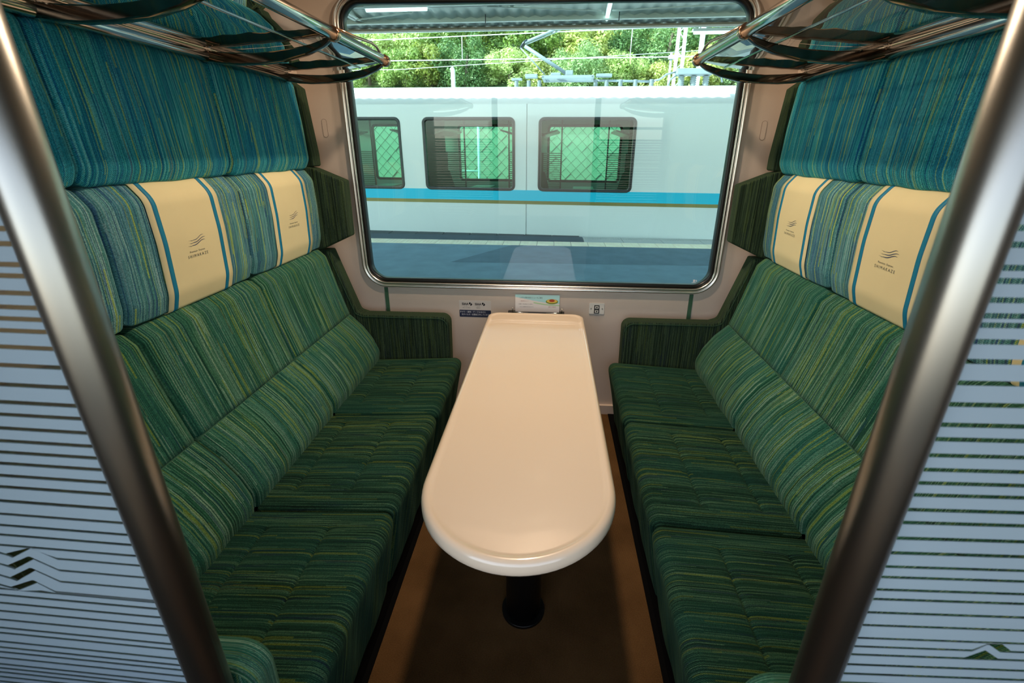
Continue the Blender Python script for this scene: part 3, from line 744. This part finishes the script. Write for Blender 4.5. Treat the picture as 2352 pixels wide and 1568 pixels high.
# opposite train car
car = empty('train_car', T((0, 7.9, -.1)), 'white train car with blue and gold stripes standing across the platform', 'train')
CW = [-6.35, -4.12, -1.89, .35]
def ring_into(m, hole, rect, y0, y1):
    x0, x1, z0, z1 = rect; n = len(hole); q = n//4
    outer = [((x0, z0), (x1, z0), (x1, z1), (x0, z1))[min(i//q, 3)] for i in range(n)]
    for y in (y0, y1):
        m.add([(a, y, b) for a, b in hole]+[(a, y, b) for a, b in outer], [(i, (i+1) % n, n+(i+1) % n, n+i) if outer[i] != outer[(i+1) % n] else (i, (i+1) % n, n+i) for i in range(n)])
    m.add([(a, y0, b) for a, b in hole]+[(a, y1, b) for a, b in hole], [(i, (i+1) % n, n+(i+1) % n, n+i) for i in range(n)], smooth=True)
ZB, ZT = .745, 2.082
for wy, nm in ((6.55, 'body_side'), (9.25, 'body_side')):
    m = MB()
    for c in CW: ring_into(m, rrect(c-.9, c+.9, ZB, ZT, .11, 6), (c-1.1155, c+1.1155, -.9, 2.30), wy, wy+.08)
    m.box((-12, wy, -.9), (CW[0]-1.115, wy+.08, 2.30)); m.box((CW[-1]+1.115, wy, -.9), (9, wy+.08, 2.30))
    m.build(nm, CARW, car, 'white body side' if wy < 7 else None, T=T, fix=False)
prof = [(6.55, 2.30), (6.553, 2.36), (6.57, 2.43), (6.60, 2.49), (6.66, 2.545), (6.76, 2.59), (6.95, 2.63), (7.3, 2.67), (7.9, 2.69), (8.5, 2.67), (8.95, 2.6), (9.2, 2.48), (9.33, 2.3)]
m = MB(); n = len(prof)
m.add([(u, a, b) for u in (-12, 9) for a, b in prof], [(k, k+1, n+k+1, n+k) for k in range(n-1)], smooth=True)
m.build('roof', CARW, car, 'white curved roof', T=T, fix=False)
MB().box((-12, 6.544, .566), (9, 6.55, .768)).build('blue_stripe', CARB, car, 'bright blue stripe', T=T)
MB().box((-12, 6.545, .500), (9, 6.55, .566)).build('gold_stripe', CARG, car, 'gold stripe', T=T)
for c in CW:
    for wy in (6.55, 9.25):
        m = MB(); rings = []
        for o_, y in ((0, wy-.004), (-.012, wy-.012), (-.048, wy-.012), (-.058, wy-.002), (-.058, wy+.05)):
            rings.append([(a, y, b) for a, b in rrect(c-.9-o_, c+.9+o_, ZB-o_, ZT+o_, .11, 6)] if False else [(a, y, b) for a, b in rrect(c-.9-o_*-1*0+(-o_), c+.9+o_, ZB-o_, ZT+o_, max(.04, .11+o_), 6)])
        n = len(rings[0]); vs = [p for R_ in rings for p in R_]
        m.add(vs, [(i*n+k, i*n+(k+1) % n, (i+1)*n+(k+1) % n, (i+1)*n+k) for i in range(4) for k in range(n)], smooth=False)
        fr = m.build('window', CARK, car, 'black rounded window frame' if c == CW[1] and wy < 7 else None, T=T, fix=False)
        pl = rrect(c-.845, c+.845, ZB+.055, ZT-.055, .06, 4)
        MB().add([(a, wy+.02, b) for a, b in pl], [tuple(range(len(pl)))]).build('pane', CARGL, fr, 'green tinted pane' if wy < 7 else None, T=T, fix=False)
MB().box((-12, 6.64, -.06), (9, 9.24, 0)).build('interior_floor', CARIN, car, T=T)
MB().box((-12, 6.64, 2.22), (9, 9.24, 2.28)).build('interior_ceiling', CARIN, car, T=T)
pr_b = [(.05, 0), (.05, 2.1), (.16, 2.1), (.16, 1.45), (.20, 1.44), (.20, 1.05), (.24, 1.02), (.33, .70), (.40, .44), (.62, .45), (.60, .08), (.60, 0)]
for cb in (-5.235, -3.005, -.77, 1.465):
    MB().box((cb-.03, 6.64, 0), (cb+.03, 8.4, 2.22)).build('bulkhead', CARS, car, T=T)
    for s in (-1, 1):
        MB().prism(pr_b, lambda a, b, h: (cb+s*a, h, b), 6.72, 8.30).build('seat_row', CARS, car, 'dark green bench inside' if cb > 1 and s < 0 else None, T=T)
        MB().prism([(.10, 1.80), (.30, 1.775), (.55, 1.85), (.56, 1.88), (.30, 1.81), (.10, 1.83)], lambda a, b, h: (cb+s*a, h, b), 6.85, 8.3).build('luggage_shelf', CARK, car, T=T)
        m = MB()
        for k in range(26): m.box((cb+s*.10, 8.36, .3+k*.045), (cb+s*.60, 8.365, .3+k*.045+.018))
        m.build('screen_lines', CARIN, car, T=T, kind='stuff')
        MB().box((cb+s*.60-.015, 8.34, 0), (cb+s*.60+.015, 8.37, 2.2)).build('screen_pole', CARK, car, T=T)
for c in CW[1:]:
    MB().box((c-.22, 6.75, .70), (c+.22, 8.15, .73)).build('inner_table', LTUBE, car, T=T)
# roof gear (w about 8)
def rb(a, b, name, mat=ROOFM, bevel=.01, lb=None): return MB().box(a, b).build(name, mat, car, lb, T=T, bevel=bevel)
rb((-.60, 7.7, 2.865), (.45, 7.78, 2.925), 'pantograph_frame', lb='grey pantograph base frame'); rb((-.60, 8.2, 2.865), (.45, 8.28, 2.925), 'pantograph_frame')
for x in (-.60, .40): rb((x, 7.7, 2.87), (x+.06, 8.28, 2.92), 'pantograph_frame')
rb((-.42, 7.72, 2.92), (-.22, 8.1, 2.975), 'drive_box'); rb((-.12, 7.74, 2.925), (.03, 7.95, 3.02), 'drive_box')
def ins(u, w_, z0, z1, r=.05):
    pts = []; rs = []; k = 7
    for i in range(2*k+1): pts.append((u, w_, z0+(z1-z0)*i/(2*k))); rs.append(r if i % 2 else r*.62)
    return MB().tube(pts, rs, 12).build('insulator', ROOFM, car, T=T)
for u in (-1.14, -.88, -.66, .50, .72, 1.0, 1.30, 1.62): ins(u, 7.9, 2.68, 2.86)
for u in (2.20, 2.44, 2.68): ins(u, 7.9, 2.68, 2.92, .07)
rb((-1.24, 7.85, 2.86), (-1.02, 7.95, 2.90), 'terminal_bar'); rb((-.95, 7.82, 2.90), (-.70, 7.98, 2.97), 'terminal_bar')
rb((.50, 7.82, 2.91), (.82, 7.98, 2.965), 'terminal_bar'); rb((2.08, 7.75, 2.93), (2.78, 8.05, 3.035), 'switch_box', lb='grey roof switch box')
def rt(pts, r, name, mat=ROOFM, n=8): return MB().tube(pts, r, n).build(name, mat, car, T=T)
rt([(.45, 7.9, 2.85), (.9, 7.9, 2.84), (1.67, 7.9, 2.82)], .022, 'cable_duct')
rt([(1.62, 7.9, 2.83), (1.78, 7.9, 2.86), (1.90, 7.9, 2.95), (2.08, 7.9, 2.99)], .018, 'cable'); rt([(2.78, 7.9, 3.0), (2.95, 7.9, 2.95), (3.0, 7.9, 2.8)], .018, 'cable')
rt([(1.95, 7.9, 2.72), (1.98, 7.9, 2.85), (2.12, 7.9, 2.95)], .018, 'cable')
rt([(-.05, 8.0, 2.96), (-.98, 8.0, 3.50)], .035, 'lower_arm'); rt([(-.55, 7.95, 2.97), (-1.06, 7.95, 3.46)], .012, 'control_rod')
rt([(-1.07, 8.0, 3.46), (-1.0, 8.0, 3.56), (-.93, 8.0, 3.60)], .03, 'elbow', CARK); rt([(-1.0, 8.0, 3.56), (-.43, 8.0, 3.76), (.15, 8.0, 4.0)], .028, 'upper_arm'); rt([(-.95, 8.0, 3.53), (-.40, 8.0, 3.72), (.15, 8.0, 3.95)], .010, 'control_rod')
rt([(-.15, 7.4, 4.02), (-.15, 8.6, 4.02)], .03, 'collector_head')

# canopy
can = empty('platform_canopy', T((0, 4.0, 3.3)), 'grey corrugated canopy roof over the platform', 'canopy')
m = MB(); N = 560; vs = []
for j, w_ in enumerate((-5.4, -1.0, 2.5, 6.02)):  # negative rows: unseen extension over the near train, added to block aisle sun
    for i in range(N+1):
        u = -14+28*i/N; vs.append((u, w_, (3.36+(6.02-w_)*.16 if w_ > 2 else 3.92+.11*max(0, w_+2))+.016*math.sin(u*2*PI/.2)))
m.add(vs, [(j*(N+1)+i, j*(N+1)+i+1, (j+1)*(N+1)+i+1, (j+1)*(N+1)+i) for j in range(3) for i in range(N)], smooth=True)
m.build('corrugated_sheet', pm('canopy_sheet', 'd8ded8', .6, var=.08, vscale=1), can, 'grey corrugated sheet, with an unseen part added over the near train to block sun', T=T, fix=False)
MB().box((-14, 5.92, 3.335), (14, 5.96, 3.352)).build('edge_pipe', LTUBE, can, 'pale conduit along the edge', T=T)
MB().box((-14, 5.80, 3.335), (14, 5.90, 3.365)).build('purlin', RUST, can, 'beige purlin', T=T)
for w_, z in ((5.55, 3.365), (5.05, 3.46), (4.55, 3.54), (3.6, 3.66), (2.4, 3.8)):
    m = MB(); m.box((-14, w_, z), (14, w_+.02, z+.16)); m.box((-14, w_-.06, z), (14, w_+.02, z+.012)); m.box((-14, w_-.06, z+.15), (14, w_+.02, z+.162))
    m.build('purlin', GREYM, can, 'grey steel purlin' if w_ > 5.5 else None, T=T)
for u in (-9, -3.35, 3.9, 9.5): 
    m = MB(); m.box((u-.008, .3, 3.40), (u+.008, 5.9, 3.56)); m.box((u-.06, .3, 3.40), (u+.06, 5.9, 3.415)); m.build('rafter', GREYM, can, T=T)
for u in (-1.30, .72): MB().tube([(u, 5.45, 3.33), (u, 5.45, 3.72)], .007, 6).build('hanger_rod', CARK, can, T=T)
MB().tube([(-1.25, 5.2, 3.49), (.45, 5.2, 3.40)], .010, 6).build('brace', GREYM, can, T=T); MB().tube([(.60, 5.2, 3.40), (3.2, 5.2, 3.47)], .010, 6).build('brace', GREYM, can, T=T)
MB().tube([(-3.3, 5.3, 3.38), (-2.4, 5.3, 3.46)], .010, 6).build('brace', GREYM, can, T=T)
for nm, a, b, lb in (('l', (-3.02, 4.96, 3.415), (-2.06, 5.05, 3.475), 'white tube light under the canopy at the upper left of the window'),
                     ('r', (1.93, 6.0, 3.27), (3.12, 6.09, 3.335), 'white tube light at the canopy edge, upper right of the window'),
                     ('m', (.515, 4.7, 3.39), (.585, 5.68, 3.45), 'white tube light pointing away from the viewer under the canopy')):
    c_ = T(((a[0]+b[0])/2, (a[1]+b[1])/2, a[2])); tl = empty('tube_light', c_, lb, 'light', 'canopy tube lights')
    for uu in (a[0]+.1, b[0]-.1) if b[0]-a[0] > .5 else (.55,):
        MB().box((uu-.01, (a[1]+b[1])/2-.01, b[2]-.005), (uu+.01, (a[1]+b[1])/2+.01, 3.40+(6.02-(a[1]+b[1])/2)*.15)).build('hanger', GREYM, tl, T=T)
    long_u = (b[0]-a[0]) > (b[1]-a[1])
    MB().box((a[0], a[1], a[2]+.025), b).build('housing', LTUBE, tl, T=T, bevel=.006)
    cz = a[2]+.014
    p = [(a[0]+.02, (a[1]+b[1])/2, cz), (b[0]-.02, (a[1]+b[1])/2, cz)] if long_u else [((a[0]+b[0])/2, a[1]+.02, cz), ((a[0]+b[0])/2, b[1]-.02, cz)]
    MB().tube(p, .026, 10).build('tube', LIT, tl, T=T)

# wires and posts beyond the train
def single(mb, name, mat, label, cat, **k): o = mb.build(name, mat, None, T=T); tag(o, label, cat, **k); return o
single(MB().tube([(-16, 9.5, 3.74), (-5.3, 9.5, 3.952), (-.08, 9.5, 4.068), (6, 9.5, 4.2)], .010, 6), 'catenary_wire', WIREM, 'upper overhead wire sagging above the train roof', 'wire')
single(MB().tube([(-16, 9.5, 3.52), (-4.6, 9.5, 3.517), (2.8, 9.5, 3.524), (14, 9.5, 3.53)], .011, 6), 'contact_wire', WIREM, 'level overhead contact wire above the train roof', 'wire')
single(MB().tube([(-16, 9.9, 3.30), (-4.3, 9.9, 3.39), (-2.4, 9.9, 3.48), (6, 9.9, 3.85)], .006, 6), 'feeder_wire', WIREM, 'thin lowest overhead wire left of the pantograph', 'wire')
for u, z0, z1, lb in ((-2.66, 3.52, 4.02, 'vertical dropper wire left of the pantograph'), (1.30, 3.52, 4.1, 'vertical dropper wire right of the pantograph')):
    single(MB().tube([(u, 9.5, z0), (u+.01, 9.5, z1)], .008, 6), 'dropper_wire', WIREM, lb, 'wire')
m = MB()
for s in (-1, 1):
    for q in (-.10, .10): m.tube([(2.64+s*.10, 10.5+q, -1.2), (2.60+s*.07, 10.5+q, 4.6)], .022, 6)
mast = empty('utility_mast', T((2.62, 10.5, -1.2)), 'white lattice mast at the right behind the train roof', 'mast')
for s in (-1, 1):
    for q in (-.10, .10): MB().tube([(2.64+s*.11, 10.5+q, -1.2), (2.60+s*.075, 10.5+q, 4.6)], .024, 6).build('leg', LTUBE, mast, T=T)
for k in range(15):
    z = 1.6+k*.2; MB().tube([(2.52, 10.4, z), (2.71, 10.4, z+.19)] if k % 2 else [(2.71, 10.4, z), (2.52, 10.4, z+.19)], .012, 6).build('lattice_bar', LTUBE, mast, T=T)
MB().box((2.5, 10.38, 1.6), (2.72, 10.42, 1.72)).build('plate', LTUBE, mast, T=T) 
single(MB().tube([(3.10, 10.5, -1.2), (3.10, 10.5, 4.6)], .06, 12), 'signal_pole', LTUBE, 'plain white pole right of the lattice mast', 'pole')
ob = empty('bracket_arm_pole', T((2.45, 10.3, -1.2)), 'grey pole with side bracket left of the lattice mast', 'pole')
MB().tube([(2.36, 10.25, -1.2), (2.36, 10.25, 3.74)], .028, 8).build('pole', GALV, ob, T=T); MB().box((2.30, 10.2, 3.60), (2.52, 10.3, 3.68)).build('bracket', GALV, ob, T=T)
single(MB().tube([(-3.17, 10.5, -1.2), (-3.17, 10.5, 3.46), (-3.20, 10.5, 3.50)], .055, 10), 'concrete_post', LTUBE, 'short white post behind the train roof at the left', 'post')
fr = empty('pipe_frame', T((-3.0, 11, -1.2)), 'white pipe ladder frame seen through the opposite middle window', 'frame')
for u in (-3.36, -2.66): MB().tube([(u, 11, -1.2), (u+.03, 11, 2.5)], .035, 8).build('upright', LTUBE, fr, T=T)
for z in (.90, 1.35, 1.85, 2.3): MB().tube([(-3.36, 11, z), (-2.66 if z < 1 or z > 2 else -3.2, 11, z)], .025, 8).build('rung', LTUBE, fr, T=T)

# retaining wall of diagonal stone blocks
MB().box((-30, 13.06, -1.4), (30, 13.4, 3.05)).build('retaining_wall', JOINT, None, 'stone retaining wall of diagonal blocks beyond the train', T=T, kind='structure')
rw = bpy.data.objects['retaining_wall']
hs = .165
def blockmesh():
    m = MB(); g = .004; a = hs-g; b = a-.008
    m.add([(-a, 0, 0), (0, 0, -a), (a, 0, 0), (0, 0, a), (-b, -.018, 0), (0, -.018, -b), (b, -.018, 0), (0, -.018, b)],
          [(4, 5, 6, 7), (0, 1, 5, 4), (1, 2, 6, 5), (2, 3, 7, 6), (3, 0, 4, 7)])
    return m
bo = None; cnt = 0; rest = MB(); k0 = blockmesh()
for j in range(-8, 18):
    for i in range(-60, 61):
        u = i*2*hs+(hs if j % 2 else 0); z = .6+j*hs
        if not (-1.2 < z < 2.95): continue
        vis = z > .35 and z < 2.25 and (-6.9 < u < -3.9 or -3.95 < u < -1.9 or -.75 < u < 2.1)
        d = rnd.uniform(-.012, .012); P0 = Vector((u, 13.06+d, z))
        if vis and cnt < 300:
            if bo is None:
                bo = k0.build('block', STONE, rw, 'rough diagonal stone block', fix=False); bo.rotation_euler.z = TE; bo.location = T(P0)
            else:
                c = bo.copy(); COL.objects.link(c); c.location = T(P0)
                if 'label' in c: del c['label']
            cnt += 1
        elif abs(u) < 16:
            rest.add([Vector(v)+P0 for v in k0.v], k0.f)
rest.build('block_field', STONE, rw, None, T=T, fix=False, kind='stuff')

# hillside with trees
m = MB(); vs = []; nu, nw = 40, 12
for j in range(nw+1):
    for i in range(nu+1):
        w_ = 13.3+22*j/nw; vs.append((-32+64*i/nu, w_, 2.95+.42*(w_-13.3)+.25*math.sin(i*1.7+j)*min(1, j)))
m.add(vs, [(j*(nu+1)+i, j*(nu+1)+i+1, (j+1)*(nu+1)+i+1, (j+1)*(nu+1)+i) for j in range(nw) for i in range(nu)], smooth=True)
m.build('ground_2', HILLM, None, 'overgrown hillside above the retaining wall', T=T, fix=False, kind='structure')
def leafmat(name, a, b, c):
    k = NT(name); oi = k.n('ShaderNodeObjectInfo'); tc = k.n('ShaderNodeTexCoord')
    n = k.noise(tc.outputs['Object'], 7, 3, .7); n2 = k.math('ADD', k.math('MULTIPLY', oi.outputs['Random'], .25), k.math('MULTIPLY', n, .85))
    col = k.ramp(n2, [(.32, lin(a)), (.52, lin(b)), (.72, lin(c))]); k.l(col, k.b.inputs['Base Color']); k.b.inputs['Roughness'].default_value = .5
    tr = k.n('ShaderNodeBsdfTranslucent'); k.l(col, tr.inputs[0]); mx = k.n('ShaderNodeMixShader'); mx.inputs[0].default_value = .35
    k.l(k.b.outputs[0], mx.inputs[1]); k.l(tr.outputs[0], mx.inputs[2]); k.l(mx.outputs[0], k.o.inputs[0]); return k.m
LM = [leafmat('leaf_a', '304c18', '88a448', 'dce49c'), leafmat('leaf_b', '28441c', '6c9050', 'bcd090'), leafmat('leaf_c', '566420', 'a8b050', 'ece8a8')]
BARK = pm('bark', '5c5040', .9, var=.2, vscale=20)
def crown(seed, nl, size, mat):
    r_ = random.Random(seed); m = MB(); cl = []
    for _ in range(34):
        th, ph, rr = r_.uniform(0, 2*PI), math.acos(r_.uniform(-.7, 1)), r_.uniform(.55, 1)
        cl.append(Vector((rr*math.sin(ph)*math.cos(th), rr*math.sin(ph)*math.sin(th), rr*math.cos(ph)*.85)))
    for _ in range(nl):
        c = r_.choice(cl); d = Vector((r_.gauss(0, 1), r_.gauss(0, 1), r_.gauss(0, 1))).normalized()*r_.uniform(.14, .30)
        p = c+d; n_ = (d.normalized()+Vector((r_.uniform(-.7, .7), r_.uniform(-.7, .7), r_.uniform(-.1, .9)))).normalized()
        a = n_.orthogonal().normalized(); a.rotate(Matrix.Rotation(r_.uniform(0, 6.3), 3, n_)); b = n_.cross(a); s = size*r_.uniform(.6, 1.35)
        v0 = [p-a*s, p-b*s*.42+a*s*.1, p+a*s, p+b*s*.42+a*s*.1]; m.add(v0, [(0, 1, 2, 3)])
    return m
protos = []
for i, (sz, nl) in enumerate(((.048, 9000), (.038, 11000), (.058, 7000))):
    protos.append(crown(i+3, nl, sz, LM[i]))
lab = ['bright yellow-green leafy tree', 'mid-green leafy tree', 'golden-green leafy tree']
firsts = {}
ORD = 'first second third fourth fifth sixth seventh eighth ninth tenth eleventh twelfth thirteenth'.split()
def tree(kind, u, w_, z, s, row, i):
    P0 = T((u, w_, z)); lb = '%s in the %s row on the hillside, %s from the left' % (lab[kind], ('front', 'middle', 'back')[row], ORD[i])
    if kind not in firsts:
        t = empty('hillside_tree', (0, 0, 0), lb, 'tree', 'trees on the hillside')
        f_ = protos[kind].build('foliage', LM[kind], t, fix=False)
        k_ = MB().tube([(0, 0, -1.25), (.05, 0, -.4), (0, .05, .4)], [.10, .07, .03], 8).build('trunk', BARK, t)
        firsts[kind] = (t, f_, k_)
    else:
        t0, f0, k00 = firsts[kind]; t = t0.copy(); COL.objects.link(t); t['label'] = lb
        for q in (f0, k00): c = q.copy(); COL.objects.link(c); c.parent = t
    t.location = P0; t.scale = (s, s, s*rnd.uniform(.85, 1.1)); t.rotation_euler = (0, 0, rnd.uniform(0, 6.3))
for row, (w_, z, n, s, span) in enumerate(((14.6, 3.85, 13, .95, 8.3), (16.6, 4.9, 10, 1.25, 9.3), (19.3, 6.3, 10, 1.6, 11.0))):
    for i in range(n):
        u = -span+2*span*(i+.5)/n+rnd.uniform(-.3, .3)-1
        tree((i*7+row*3+int(u)) % 3, u, w_+rnd.uniform(-.4, .4), z+rnd.uniform(-.35, .25), s*rnd.uniform(.9, 1.2), row, i)
